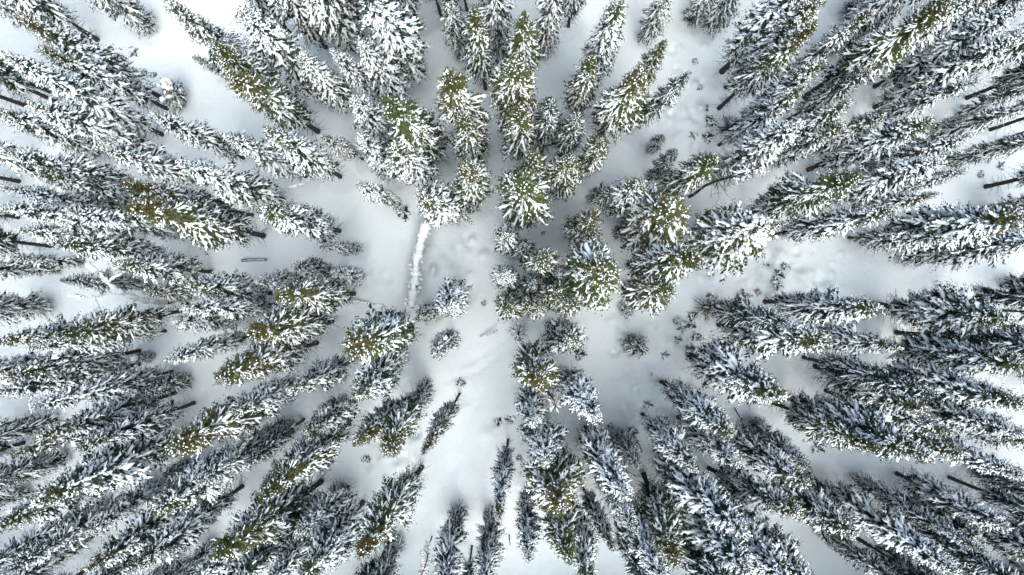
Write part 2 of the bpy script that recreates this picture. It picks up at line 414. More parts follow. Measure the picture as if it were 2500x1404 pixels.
# ---------------------------------------------------------------- the trees, as measured: tip and foot (photo pixels), half width of the crown (photo pixels), look
# foot: (x, y), or the share of the tip's distance from the picture centre at which the foot lies
TREES = [
    (50,43,(384,233),45,'M'),
    ('b',233,94,22,48,'M'),
    ('b',363,60,15,48,'F'),
    (96,118,(402,263),40,'M'),
    (4,132,(391,326),45,'H'),
    ('b',117,221,22,45,'D'),
    ('b',142,250,22,45,'D'),
    ('b',60,257,24,45,'D'),
    (71,256,(374,367),48,'H'),
    (-10,275,(270,370),42,'H'),
    (5,370,.75,36,'H'),
    (249,362,.78,38,'H'),
    (440,400,.716,45,'H'),
    (90,418,.80,36,'M'),
    (0,455,.76,32,'H'),
    (308,450,(612,525),40,'G'),
    (318,505,(640,575),58,'G'),
    (370,278,.78,34,'H'),
    (548,331,(745,430),36,'H'),
    (653,320,(828,430),44,'M'),
    (787,333,(885,388),23,'M'),
    (402,205,(440,248),30,'C'),
    (473,140,(556,180),16,'H'),
    (588,25,(774,210),58,'H'),
    (520,105,.74,45,'G'),
    (565,185,(775,320),52,'G'),
    (410,5,.72,45,'M'),
    ('b',794,114,21,50,'M'),
    ('b',707,80,21,45,'D'),
    (721,206,(815,249),20,'H'),
    (735,135,(860,262),40,'H'),
    (810,125,(938,249),30,'H'),
    (880,105,(975,245),48,'H'),
    ('b',865,120,20,55,'H'),
    ('b',885,93,22,50,'M'),
    ('b',1014,188,23,62,'H'),
    ('b',1022,58,20,40,'M'),
    ('b',1077,37,20,34,'D'),
    ('b',1112,50,17,30,'D'),
    ('b',1140,22,18,28,'D'),
    (1157,28,(1185,215),42,'G'),
    ('b',1215,145,21,40,'F'),
    ('b',1335,122,21,42,'F'),
    (1280,40,.74,46,'G'),
    (1257,150,.70,62,'G'),
    (1272,265,.73,46,'G'),
    (1300,385,.75,46,'G'),
    (1278,440,.70,66,'G'),
    (1390,385,.74,42,'G'),
    (1472,340,.75,36,'G'),
    (1345,245,(1322,370),38,'D'),
    (1408,285,(1368,378),38,'D'),
    (1445,145,(1405,285),40,'G'),
    (1485,62,.78,36,'M'),
    (1512,0,.74,46,'M'),
    ('b',1388,62,15,32,'D'),
    (1632,-22,(1570,97),30,'F'),
    ('b',1690,48,12,34,'F'),
    ('b',1728,66,12,36,'F'),
    (1620,103,(1530,240),28,'G'),
    (1563,178,(1462,332),56,'G'),
    (1682,180,(1532,316),32,'D'),
    (1617,333,(1590,365),18,'F'),
    (1650,370,(1580,442),25,'D'),
    (1748,388,.74,44,'G'),
    (1645,503,(1548,562),76,'G'),
    (1560,445,.75,40,'M'),
    (1500,468,(1440,488),26,'D'),
    ('b',1765,172,22,60,'M'),
    (1985,65,.72,44,'G'),
    (2010,-10,.72,48,'M'),
    (2135,25,.75,28,'M'),
    (2013,150,.73,34,'M'),
    (1965,210,.74,32,'M'),
    (2075,250,.75,34,'M'),
    (2062,305,.78,34,'M'),
    (1955,300,.74,46,'L'),
    (2125,170,(1924,292),30,'D'),
    (2320,5,.70,56,'G'),
    (2395,-20,.72,45,'H'),
    (2500,10,.74,45,'H'),
    (2500,80,.74,44,'H'),
    (2390,195,(2090,300),28,'H'),
    ('b',2363,238,22,44,'D'),
    ('b',2345,275,22,30,'F'),
    ('b',2407,295,24,40,'D'),
    ('b',2423,315,25,40,'D'),
    ('b',2441,345,25,40,'D'),
    (2273,295,.74,46,'M'),
    (2156,282,.80,36,'M'),
    (2362,283,(2280,312),15,'F'),
    (2370,330,.76,34,'H'),
    ('b',2313,395,15,30,'F'),
    (2304,390,.73,46,'H'),
    (2358,417,.78,30,'H'),
    (2095,435,.70,52,'G'),
    (2287,473,.76,28,'M'),
    ('b',2410,455,22,48,'D'),
    (2505,525,.72,66,'M'),
    (2177,514,.71,40,'M'),
    (2323,580,(2074,580),30,'H'),
    ('b',2210,621,22,44,'F'),
    (1860,552,.72,76,'L'),
    (1920,545,.78,22,'H'),
    (1700,630,(1537,646),52,'G'),
    (1630,706,.72,50,'G'),
    (1481,660,.68,74,'G'),
    (1443,540,(1398,572),44,'G'),
    (1325,630,.72,42,'G'),
    (1235,572,.75,36,'M'),
    (1282,598,.78,30,'D'),
    (1232,672,(1243,686),36,'H'),
    (1238,752,(1243,736),36,'G'),
    (1305,752,(1290,738),36,'G'),
    (1300,692,(1288,694),26,'D'),
    (1367,713,(1334,710),44,'G'),
    (1402,738,(1360,730),34,'G'),
    (1395,838,(1365,805),46,'W'),
    (1530,757,(1526,754),20,'F'),
    (1566,852,(1545,835),30,'F'),
    (1313,932,.70,56,'G'),
    (1460,1020,(1382,905),44,'H'),
    (1300,1035,.75,40,'H'),
    (1332,1130,.74,48,'H'),
    (1367,1240,.70,64,'G'),
    (1387,1365,.72,48,'G'),
    (1290,1370,(1285,1195),34,'H'),
    (1440,1425,.75,44,'M'),
    (1216,1263,(1240,1075),28,'M'),
    ('b',1200,1250,21,34,'F'),
    ('b',1117,1240,22,42,'F'),
    ('b',1152,1335,18,22,'D'),
    (882,1352,(1030,1140),52,'G'),
    ('b',975,1322,20,34,'F'),
    ('b',948,1328,22,40,'D'),
    (1035,1100,(1122,962),27,'G'),
    (945,1100,(1022,965),48,'G'),
    (868,1078,(1000,972),40,'G'),
    (1015,995,(1042,945),28,'F'),
    (875,970,(981,868),48,'M'),
    (862,850,(1000,795),66,'G'),
    (705,955,(862,880),36,'M'),
    (746,1060,(866,972),42,'M'),
    (640,1215,(862,1020),48,'G'),
    (695,1150,(850,1037),42,'M'),
    (600,1132,(740,1025),27,'D'),
    (566,1007,.75,36,'M'),
    (420,1096,.70,58,'G'),
    (535,920,(770,838),52,'G'),
    (612,813,(808,783),52,'G'),
    (680,722,(862,717),48,'G'),
    (625,688,.80,26,'H'),
    (718,650,(815,668),26,'M'),
    (812,664,(885,678),28,'H'),
    (782,603,(876,606),19,'F'),
    (640,510,(826,563),48,'M'),
    (873,447,(975,500),26,'H'),
    (1035,485,(1118,520),54,'M'),
    (1140,405,.72,46,'G'),
    (1090,182,(1160,350),54,'G'),
    (1130,290,(1175,395),42,'G'),
    (950,250,(1068,384),62,'G'),
    (862,240,.75,40,'H'),
    (880,335,(962,430),38,'H'),
    (960,360,(1055,440),52,'M'),
    (0,505,.74,40,'H'),
    (160,514,.75,34,'H'),
    (46,562,(342,587),36,'H'),
    (125,592,(442,629),38,'M'),
    ('b',117,600,20,40,'D'),
    (30,628,(195,641),20,'H'),
    ('b',137,660,18,28,'F'),
    ('b',110,740,20,44,'F'),
    (288,646,(512,663),40,'M'),
    (150,685,(363,697),27,'F'),
    (355,710,(468,716),27,'F'),
    (466,700,(655,716),46,'M'),
    (452,757,(669,744),36,'H'),
    (427,787,(591,772),36,'H'),
    (403,880,(612,820),30,'H'),
    (137,822,(450,757),40,'G'),
    (-5,835,.74,40,'M'),
    (70,850,.75,32,'H'),
    (5,920,(335,857),42,'M'),
    (322,878,(370,868),16,'C'),
    (340,960,(455,925),28,'F'),
    (75,993,.74,40,'H'),
    (-5,960,.76,40,'H'),
    (93,1068,(424,960),40,'M'),
    (192,1096,(470,985),38,'M'),
    (25,1113,.77,32,'M'),
    ('b',75,1020,22,36,'D'),
    ('b',135,1028,22,36,'F'),
    ('b',95,1142,20,36,'F'),
    ('b',60,1200,20,36,'F'),
    (89,1228,.70,62,'M'),
    ('b',265,1224,22,34,'F'),
    (-10,1290,.75,48,'M'),
    (384,1249,.71,54,'M'),
    (400,1160,(455,1130),17,'H'),
    (7,1400,.72,42,'F'),
    (213,1392,.74,44,'M'),
    (310,1395,.73,44,'M'),
    (527,1363,(783,1176),58,'G'),
    (200,1300,.78,32,'H'),
    (725,1305,(851,1192),46,'H'),
    (735,1420,(885,1228),52,'M'),
    (560,1440,.73,48,'D'),
    (640,1450,.74,46,'F'),
    (480,1180,.74,42,'F'),
    (1785,1060,(1618,934),44,'M'),
    (1802,1132,.74,40,'H'),
    (1698,1146,(1568,1010),38,'M'),
    (1823,1306,(1602,1105),54,'H'),
    (1531,1217,(1428,1046),50,'H'),
    (1560,1140,(1512,1060),30,'F'),
    (1648,1370,(1573,1160),52,'G'),
    (1499,1342,(1421,1185),27,'M'),
    (1590,1445,(1504,1278),36,'D'),
    (1625,1425,.74,46,'H'),
    ('b',1627,1242,25,48,'D'),
    (1950,1256,(1734,1146),46,'M'),
    (1971,1185,.74,42,'M'),
    (1974,1142,(1836,1037),36,'F'),
    (1907,972,(1690,870),62,'M'),
    (2270,1118,(1910,965),56,'M'),
    (2140,1095,.74,44,'G'),
    (2350,1114,.75,42,'M'),
    (2500,1165,.75,44,'H'),
    (2255,1003,(1992,895),48,'M'),
    ('b',1964,873,22,40,'D'),
    ('b',2017,954,20,40,'M'),
    (2500,1060,.74,46,'H'),
    (2505,985,.72,52,'M'),
    (2149,752,.72,44,'M'),
    (2010,838,.70,58,'M'),
    (1920,790,(1728,748),38,'D'),
    (2195,850,.75,36,'M'),
    (2466,781,(2152,745),58,'M'),
    ('b',2300,722,22,44,'D'),
    ('b',2192,812,25,52,'D'),
    (2505,890,.75,52,'M'),
    (2466,1292,(2192,1157),42,'H'),
    ('b',2321,1167,22,40,'D'),
    ('b',2401,1217,22,36,'D'),
    ('b',2451,1214,22,32,'D'),
    (2402,1327,(2190,1203),36,'M'),
    ('b',2142,1210,22,40,'D'),
    (2340,1400,.72,52,'H'),
    ('b',2291,1324,22,46,'D'),
    (2078,1292,(1975,1163),28,'F'),
    (2045,1348,(1953,1239),16,'H'),
    ('b',2081,1306,22,44,'D'),
    (1930,1425,.72,62,'H'),
    (1832,1402,.72,56,'H'),
    (2000,1445,.74,50,'M'),
    (1086,757,(1125,716),42,'H'),
    (1028,774,(1052,758),26,'H'),
    (1060,866,(1106,812),30,'M'),
    ('b',39,529,18,44,'H'),
    ('b',2039,115,23,42,'F'),
    ('b',1988,133,23,37,'M'),
    ('b',237,1374,20,43,'D'),
    ('b',2417,756,22,35,'M'),
    ('b',660,1311,23,39,'M'),
    ('b',103,394,18,31,'M'),
    ('b',606,1376,20,41,'M'),
    ('b',2359,1275,15,30,'F'),
    ('b',2309,1229,18,33,'H'),
    ('b',1559,1282,12,43,'M'),
    ('b',236,443,23,43,'H'),
    ('b',917,53,20,44,'M'),
    ('b',1214,90,22,44,'F'),
    ('b',2349,23,18,38,'F'),
    ('b',54,1082,18,39,'H'),
    ('b',675,1237,23,41,'H'),
    ('b',2439,1275,15,36,'F'),
    ('b',2014,1291,15,30,'F'),
    ('b',1721,1332,23,42,'M'),
    ('b',2395,529,12,41,'F'),
    ('b',152,24,15,33,'D'),
    ('b',2299,1014,12,37,'M'),
    ('b',1466,1121,20,43,'F'),
    ('b',157,1112,18,39,'F'),
    ('b',2465,177,22,45,'H'),
    ('b',891,1389,18,44,'M'),
    ('b',188,874,18,41,'M'),
    ('b',2468,898,12,40,'M'),
    ('b',140,82,12,39,'M'),
    ('b',2381,1144,15,36,'F'),
    ('b',2086,1170,20,30,'F'),
    ('b',2466,542,20,32,'D'),
    ('b',2417,1058,20,30,'M'),
    ('b',2241,46,12,38,'M'),
    ('b',117,1358,15,34,'D'),
    ('b',344,1345,22,35,'F'),
    ('b',2073,39,15,44,'F'),
    ('b',1873,1149,18,43,'M'),
    ('b',522,1329,22,41,'F'),
    ('b',2472,1374,18,31,'F'),
    ('b',2231,1299,22,44,'F'),
    ('b',2289,198,22,44,'M'),
    ('b',1128,137,15,35,'F'),
    ('b',231,1307,22,37,'H'),
    ('b',743,1108,12,30,'F'),
    ('b',2204,366,20,30,'F'),
    ('b',969,105,15,44,'M'),
    ('b',428,1378,20,39,'F'),
    ('b',1885,1361,15,43,'D'),
    ('b',2461,20,20,41,'F'),
    ('b',2295,784,15,35,'F'),
    ('b',44,442,22,43,'M'),
    ('b',525,1151,12,45,'F'),
    ('b',2451,697,23,44,'F'),
    ('b',26,894,23,33,'M'),
    ('b',2229,98,12,42,'M'),
    ('b',2324,72,18,36,'D'),
    ('b',2360,156,23,38,'M'),
    ('b',2179,1356,15,33,'F'),
]

DEAD = 'bare dead trees'
BARE = [
    # name, label, category, seed, foot, tip, spread m, trunk radius m, branches, crown start, twig material, bark, snow share
    ('dead_tree', 'tall bare dead trunk with grey twigs, slanting right of the big snow-topped fir', 'dead tree', 1, (1684, 480), (1852, 398), 1.3, 0.15, 90, 0.45, M_TWIG, M_BARK, 0.5),
    ('dead_tree', 'thin bare dead trunk below the two olive firs left of the upper middle', 'dead tree', 2, (1113, 361), (1062, 305), 0.8, 0.09, 40, 0.3, M_TWIG, M_BARK, 0.3),
    ('dead_tree', 'bare dark dead trunk bristling with fine twigs near the bottom edge', 'dead tree', 3, (1504, 1278), (1592, 1450), 1.0, 0.16, 110, 0.15, M_TWIG, M_BARK, 0.1),
    ('dead_tree', 'thin bare sapling trunk in the gap between two snowy firs at lower right', 'dead tree', 4, (1795, 997), (1828, 1066), 0.5, 0.06, 24, 0.3, M_TWIG, M_BARK, 0.1),
    ('dead_tree', 'short dark broken trunk with a white tip, alone on the lower right snow', 'dead tree', 5, (1545, 1060), (1568, 1104), 0.25, 0.12, 26, 0.1, M_TWIG, M_BARK, 0.5),
    ('bare_tree', 'pale frosted leafless tree with a dark thin trunk at lower right', 'bare tree', 6, (2045, 1200), (2272, 1362), 1.6, 0.12, 150, 0.25, M_RED, M_BARK, 1.6),
    ('bare_tree', 'leafless tree with reddish snowy twigs below the bright olive fir at bottom middle', 'bare tree', 7, (1322, 925), (1352, 990), 1.5, 0.10, 100, 0.3, M_RED, M_BARK, 1.3),
    ('bare_tree', 'low leafless tree with reddish twigs under snow above the bright olive fir', 'bare tree', 8, (1265, 800), (1270, 832), 1.0, 0.06, 70, 0.1, M_RED, M_BARK, 1.2, 4.0),
    ('bare_tree', 'white frosted leafless sapling reaching the bottom edge beside the snow path', 'bare tree', 9, (1055, 1310), (1015, 1440), 0.8, 0.07, 70, 0.2, M_RED, M_BARK, 1.6),
    ('bare_tree', 'dark leafless bush tree with arching twigs left of the snow-topped fir', 'bare tree', 10, (1545, 565), (1505, 570), 1.5, 0.06, 120, 0.1, M_TWIG, M_BARK, 0.15, 4.0),
    ('bare_tree', 'leafless tree with a reddish twiggy top among snowy firs at upper right', 'bare tree', 11, (1960, 275), (2150, 165), 1.3, 0.10, 110, 0.4, M_RED, M_BARK, 0.9),
    ('bare_tree', 'dark twiggy bush tree between the upright olive firs at upper middle', 'bare tree', 12, (1350, 330), (1362, 275), 1.2, 0.07, 90, 0.1, M_TWIG, M_BARK, 0.5),
    ('bare_tree', 'dark bushy leafless thicket at the left end of the lower right fir row', 'bare tree', 13, (1722, 748), (1750, 752), 1.5, 0.06, 110, 0.05, M_TWIG, M_BARK, 0.3, 3.5),
    ('bare_tree', 'dark bare brush beneath the olive firs at the end of the upper right row', 'bare tree', 14, (1770, 318), (1800, 300), 1.5, 0.06, 110, 0.05, M_TWIG, M_BARK, 0.3, 3.0),
]
LOGS = [
    ('fallen_log', 'long fallen log buried under a white ridge of snow in the clearing', 'log', [(1044, 535, 1.8), (1030, 580, 1.6), (1018, 640, 1.4), (1012, 690, 1.2), (1005, 752, 0.9)], 0.24, 0.16, 0.40, 0.36, None, 26, 21),
    ('fallen_log', 'thin dark bare stem leaning from the snow ridge towards the dark olive fir', 'log', [(965, 797, .1), (985, 762, .9), (1003, 722, 1.6)], 0.06, 0.04, 0.03, 0.02, None, 6, 22),
    ('fallen_log', 'straight thin pole lying under a dusting of snow left of the clearing', 'log', [(842, 732, .12), (890, 738, .12), (936, 746, .05)], 0.09, 0.06, 0.09, 0.07, None, 3, 23),
    ('bent_sapling', 'thin sapling bent over into a white arch by its coat of snow', 'sapling', [(684, 487, .1), (692, 470, 1.6), (706, 457, 2.6), (726, 449, 2.8), (746, 448, 2.2)], 0.06, 0.03, 0.13, 0.10, None, 4, 24),
    ('fallen_log', 'short thin stick sticking out of the snow beside the black trunk at bottom', 'log', [(1528, 1149, .3), (1545, 1158, .5), (1562, 1170, .5)], 0.05, 0.03, 0.04, 0.03, None, 2, 25),
    ('fallen_log', 'small dark stub of wood tipped with snow near the black trunk foot', 'log', [(1436, 1159, .4), (1444, 1156, .6), (1452, 1154, .7)], 0.07, 0.06, 0.06, 0.05, None, 0, 26),
    ('fallen_branch', 'dark twisted dead branch sticking out of open snow at the centre', 'branch', [(1172, 822, .15), (1192, 817, .5), (1205, 812, .7), (1214, 806, .9)], 0.06, 0.05, 0.05, 0.04, None, 12, 27),
    ('fallen_branch', 'small upright dead stick in the snow strip near the bottom edge', 'branch', [(1243, 1305, .1), (1244, 1316, .9), (1245, 1330, 1.5)], 0.06, 0.04, 0.02, 0.02, None, 5, 28),
    ('fallen_log', 'dark stem jutting sideways from the snow left of the bent white arch', 'log', [(590, 636, .5), (620, 634, .5), (650, 634, .4)], 0.12, 0.10, 0.05, 0.04, None, 4, 29),
]
SHRUBS = [
    (1893, 672, 16, 'upper of two dark shrubs side by side on the bumpy right-hand snow'),
    (1897, 692, 15, 'lower of two dark shrubs side by side on the bumpy right-hand snow'),
    (1915, 652, 12, 'faint twiggy shrub just above the pair of dark shrubs at right'),
    (1852, 712, 10, 'small twiggy shrub lower left of the pair of dark shrubs at right'),
    (1872, 648, 9, 'tiny twig tuft in the snow upper left of the pair of dark shrubs'),
    (1815, 726, 18, 'long dark shrub above the thicket that begins the lower right row'),
    (1742, 722, 22, 'dark spreading shrub above the thicket left of the lower right row'),
    (1690, 772, 13, 'upper shrub of the little cluster in the snow left of the thicket'),
    (1690, 792, 13, 'lower shrub of the little cluster in the snow left of the thicket'),
    (1666, 798, 14, 'ring shaped low shrub at the left of the cluster near the thicket'),
    (1650, 783, 10, 'faint leftmost twig ring of the cluster near the thicket'),
    (1700, 824, 14, 'dark tuft above the big star shaped fir at lower right'),
    (1655, 830, 11, 'faint twig ring beside the dark tuft above the star shaped fir'),
    (1624, 867, 10, 'lone tiny dark tuft in a round dimple on the lower right snow'),
    (1588, 914, 6, 'tiny dark speck of brush below the lone dimpled tuft'),
    (1688, 862, 22, 'dark brushy shrub at the foot of the star shaped lower right fir'),
    (1413, 865, 16, 'small dark shrub just below the little fir burdened with wet snow'),
    (1995, 1092, 15, 'lone round dark shrub in the open strip of snow at lower right'),
    (1600, 350, 13, 'dark shrub leaning on the little grey fir at upper right'),
    (1735, 298, 16, 'dark brush patch at the right rim of the hummocky upper snow'),
    (1725, 338, 16, 'dark brush patch below another at the right rim of the hummocks'),
    (1690, 333, 10, 'tiny dark tuft in a snow hollow among the upper hummocks'),
    (1697, 151, 9, 'dark twig tuft in a dimple on the open snow at the upper right'),
    (1706, 215, 8, 'tiny twig tuft on the snow midway down the upper right opening'),
    (1722, 265, 9, 'small tuft just above the brush patches by the upper hummocks'),
    (326, 127, 12, 'small lone dark tuft on the smooth snow at upper left'),
    (350, 176, 11, 'left one of two dark tufts beside the snow capped stub tree'),
    (374, 184, 9, 'right one of two dark tufts beside the snow capped stub tree'),
    (1215, 1028, 12, 'left one of two small tufts in snow dimples by the bottom fir column'),
    (1247, 1026, 13, 'right one of two small tufts in snow dimples by the bottom fir column'),
    (1268, 1118, 10, 'small tuft between the lone slim fir and the bottom fir column'),
    (1155, 505, 17, 'small reddish snow dusted shrub below the olive fir in the middle'),
    (1326, 570, 6, 'tiny dark twig speck on the snow between the central firs'),
    (1545, 602, 6, 'tiny twig speck on the snow between the snow-topped and big olive firs'),
    (1182, 740, 8, 'faint tuft on the snow between the white round fir and the central cluster'),
    (1543, 1052, 14, 'dark tuft at the foot of the short broken trunk with white tip'),
    (1492, 1040, 10, 'faint brush on the snow left of the short broken trunk'),
    (1583, 988, 12, 'dark tuft above the two slim trunks at the lower right'),
    (895, 1120, 12, 'faint twiggy tuft below the twin firs at lower left middle'),
    (1125, 935, 12, 'pale twig tuft at the foot of the slim leaning fir by the snow path'),
    (985, 520, 18, 'low dark twiggy shrub left of the fir at the head of the fallen log'),
    (2440, 405, 10, 'upper of two faint tufts in the snow near the right edge'),
    (2395, 425, 10, 'lower of two faint tufts in the snow near the right edge'),
]
CAPS = [(1645, 503, 0.1, 0.42), (1137, 360, 1.0, 0.3), (2402, 1327, 0.4, 0.45), (2078, 1292, 0.2, 0.42)]

OWN_LABEL = {
    (1645, 503): 'broad olive fir topped by a bright white ball of snow',
    (1860, 552): 'very broad fir dotted with round white clods at the end of its row',
    (1481, 660): 'largest dark olive fir right of the centre, seen almost from straight above',
    (1278, 440): 'broad olive fir with radiating snow fingers, lowest of the top middle row',
    (1313, 932): 'bright olive fir just below the centre with its tip pointing down',
    (1443, 540): 'round olive fir standing alone left of the leafless dark bush tree',
    (1325, 630): 'small-looking white star of a fir in the gap left of the big olive fir',
    (1235, 572): 'upper left fir of the central group, pale and seen from above',
    (1232, 672): 'white fir on the left rim of the central group',
    (1238, 752): 'olive fir at the lower left corner of the central group',
    (1305, 752): 'white and green fir at the bottom of the central group',
    (1367, 713): 'dark olive fir touching the left side of the largest olive fir',
    (1395, 838): 'little fir with a heavy white load on its lower right side',
    (1566, 852): 'small dark frosted fir alone on the snow at lower right of centre',
    (1530, 757): 'tiny frosted fir half buried below the big olive firs',
    (1086, 757): 'round white fir alone right of the fallen log',
    (1028, 774): 'little white fir between the fallen log end and the round white fir',
    (1060, 866): 'small dark-backed fir alone in the clearing below the round white fir',
    (1035, 485): 'olive and white fir at the upper end of the snow ridged fallen log',
    (1140, 405): 'olive fir with a white clump behind it, left of the top middle row',
    (862, 850): 'broad dark olive fir at the left rim of the clearing',
    (875, 970): 'white star shaped fir just below the broad dark olive fir',
    (1035, 1100): 'slim fir leaning alone beside the open snow path at the bottom',
    (945, 1100): 'right one of the twin firs left of the slim leaning fir',
    (868, 1078): 'left one of the twin firs left of the slim leaning fir',
    (1015, 995): 'short frosted fir behind the twin firs at their foot',
    (1216, 1263): 'slim lone fir right of the open snow path near the bottom',
    (402, 205): 'stub of a fir under a white snow dome in the upper left clearing',
    (782, 603): 'small slim frosted fir lying across the snow left of the clearing',
    (787, 333): 'small slim snowy fir alone between the two upper left rows',
    (873, 447): 'slim snowy fir alone above the clearing at upper left of centre',
    (640, 510): 'snowy fir with an olive top below the white arched sapling',
    (1617, 333): 'tiny grey fir on the snow beside the upper right hummocks',
    (1620, 103): 'slim bare-topped olive fir above the opening at upper right',
    (1682, 180): 'thin dark fir with snow tufts leaning over the upper right opening',
    (1460, 1020): 'white fir right of the bright olive fir at bottom middle',
    (1282, 598): 'dark shaded fir squeezed beside the pale fir of the central group',
    (1300, 692): 'small dark fir in the middle of the central group',
}

def gxy(px, py):
    return (px - 1250.0) / PPM, (702.0 - py) / PPM

rng_t = np.random.default_rng(7)
SPECS = []                         # foot xy, tip xyz, crown radius, look
for e in TREES:
    if e[0] == 'b':                # only the foot is in the picture
        _, bx, by, h, hw, st = e
        x, y = gxy(bx, by)
        lean = rng_t.normal(0, 0.012, 2) * h
        tip = Vector((x + lean[0], y + lean[1], h))
    else:
        ax, ay, foot, hw, st = e
        if isinstance(foot, tuple):
            bx, by = foot
            ra = math.hypot(ax - 1250, ay - 702)
            rb = math.hypot(bx - 1250, by - 702)
            ratio = min(0.985, max(0.58, rb / max(ra, 1)))
            if ra < 130:
                ratio = 0.75
        else:
            ratio = foot - (0.03 if math.hypot(ax - 1250, ay - 702) > 700 else 0)
            bx, by = 1250 + (ax - 1250) * ratio, 702 + (ay - 702) * ratio
        h = CAM_H * (1 - ratio)
        gx, gy = gxy(ax, ay)
        tip = Vector((gx * (1 - h / CAM_H), gy * (1 - h / CAM_H), h))
        x, y = gxy(bx, by)
        off = Vector((x - tip.x, y - tip.y))
        lim = h * math.tan(math.radians(9))
        if off.length > lim:
            off *= lim / off.length
        x, y = tip.x + off.x, tip.y + off.y
    r = (1.04 if math.hypot(tip.x, tip.y) < 20 else 1.06) * hw / (PPM / (1 - 0.62 * h / CAM_H))
    SPECS.append((x, y, tip, r, st))

# ---------------------------------------------------------------- the ground: one sheet to the horizon
WELLS = [(x, y, min(1.3, 0.5 + r * 0.45), 0.28 if t.z > 6 else 0.16) for x, y, t, r, st in SPECS]

def axis(lo, hi, step, far):
    a = list(np.arange(lo, hi + 1e-6, step))
    out, d, v = [], step, hi
    while v < far:
        d *= 1.35
        v += d
        out.append(v)
    b, d, v = [], step, lo
    while v > -far:
        d *= 1.35
        v -= d
        b.append(v)
    return np.array(b[::-1] + a + out)

GX = axis(-47, 47, 0.22, 900)
GY = axis(-28, 28, 0.22, 900)
XX, YY = np.meshgrid(GX, GY)

def vnoise(x, y, seed):
    r = np.random.default_rng(seed)
    g = r.random((256, 256))
    xi, yi = np.floor(x).astype(int), np.floor(y).astype(int)
    fx, fy = x - xi, y - yi
    fx, fy = fx * fx * (3 - 2 * fx), fy * fy * (3 - 2 * fy)
    a, b = g[yi % 256, xi % 256], g[yi % 256, (xi + 1) % 256]
    c, d = g[(yi + 1) % 256, xi % 256], g[(yi + 1) % 256, (xi + 1) % 256]
    return (a * (1 - fx) + b * fx) * (1 - fy) + (c * (1 - fx) + d * fx) * fy

def stamp(Z, x, y, rad, amp, rim=0.0):
    ix0, ix1 = np.searchsorted(GX, [x - 3 * rad, x + 3 * rad])
    iy0, iy1 = np.searchsorted(GY, [y - 3 * rad, y + 3 * rad])
    if ix1 <= ix0 or iy1 <= iy0:
        return
    q = ((XX[iy0:iy1, ix0:ix1] - x) ** 2 + (YY[iy0:iy1, ix0:ix1] - y) ** 2) / rad ** 2
    Z[iy0:iy1, ix0:ix1] += amp * np.exp(-q)
    if rim:
        Z[iy0:iy1, ix0:ix1] += rim * np.exp(-((np.sqrt(q) - 1.5) / 0.35) ** 2)

ZZ = 0.5 * (vnoise(XX / 9, YY / 9, 1) - 0.5) + 0.22 * (vnoise(XX / 3.1, YY / 3.1, 2) - 0.5) + 0.07 * (vnoise(XX / 1.1, YY / 1.1, 3) - 0.5)
for x, y, rad, amp in WELLS:
    stamp(ZZ, x, y, rad, -amp, 0.05)
# snow lumps over buried brush, photo pixels: x, y, radius m, height m
rng_g = np.random.default_rng(11)
LUMPS = [(945, 681, .45, -.22), (1185, 1057, .6, .35), (1075, 640, .5, .22), (1060, 668, .6, .2), (1215, 1028, .5, -.2), (1245, 1025, .4, -.2)]
def brush_field(x0, y0, x1, y1, n, lo, hi):
    for _ in range(n):
        LUMPS.append((rng_g.uniform(x0, x1), rng_g.uniform(y0, y1), rng_g.uniform(lo, hi), rng_g.choice([1, 1, -1]) * rng_g.uniform(.2, .5)))
brush_field(1590, 260, 1720, 370, 30, .3, .7)
brush_field(1640, 100, 1720, 240, 12, .2, .45)
brush_field(1700, 610, 2060, 740, 60, .25, .6)
brush_field(1480, 780, 1690, 960, 40, .25, .6)
brush_field(1500, 980, 1620, 1060, 16, .2, .5)
brush_field(900, 1050, 1040, 1160, 16, .2, .5)
brush_field(1040, 560, 1220, 720, 16, .25, .5)
# dimples where clods fell from the boughs, and old tracks
for _ in range(1500):
    x0, y0, _t, r0, _s = SPECS[rng_g.integers(len(SPECS))]
    a_, d_ = rng_g.uniform(0, 6.28), rng_g.uniform(0.5, 3.2)
    stamp(ZZ, x0 + math.cos(a_) * d_, y0 + math.sin(a_) * d_, rng_g.uniform(.22, .42), rng_g.choice([-1, -1, 1]) * rng_g.uniform(.02, .075))
TRACKS = [[(245, 160), (270, 120), (300, 10)], [(330, 152), (400, 150), (520, 130)], [(350, 100), (420, 95), (500, 88)], [(872, 490), (845, 530), (825, 560)],
          [(1240, 830), (1180, 865), (1120, 895)], [(1235, 850), (1170, 905), (1080, 935)], [(1180, 950), (1130, 1060), (1105, 1160)],
          [(1160, 565), (1095, 610), (1060, 690)], [(2060, 660), (1960, 700), (1850, 690)], [(1560, 420), (1510, 480), (1480, 520)]]
for tr in TRACKS:
    for (xa, ya), (xb, yb) in zip(tr[:-1], tr[1:]):
        m_ = int(math.hypot(xb - xa, yb - ya) / 7)
        for k_ in range(m_):
            x, y = gxy(xa + (xb - xa) * k_ / m_ + rng_g.normal(0, 1.5), ya + (yb - ya) * k_ / m_ + rng_g.normal(0, 1.5))
            stamp(ZZ, x, y, rng_g.uniform(.24, .34), -rng_g.uniform(.04, .09))
for lx, ly, lr, la in LUMPS:
    x, y = gxy(lx, ly)
    stamp(ZZ, x, y, lr, la, 0.25 * abs(la) if la < 0 else 0)

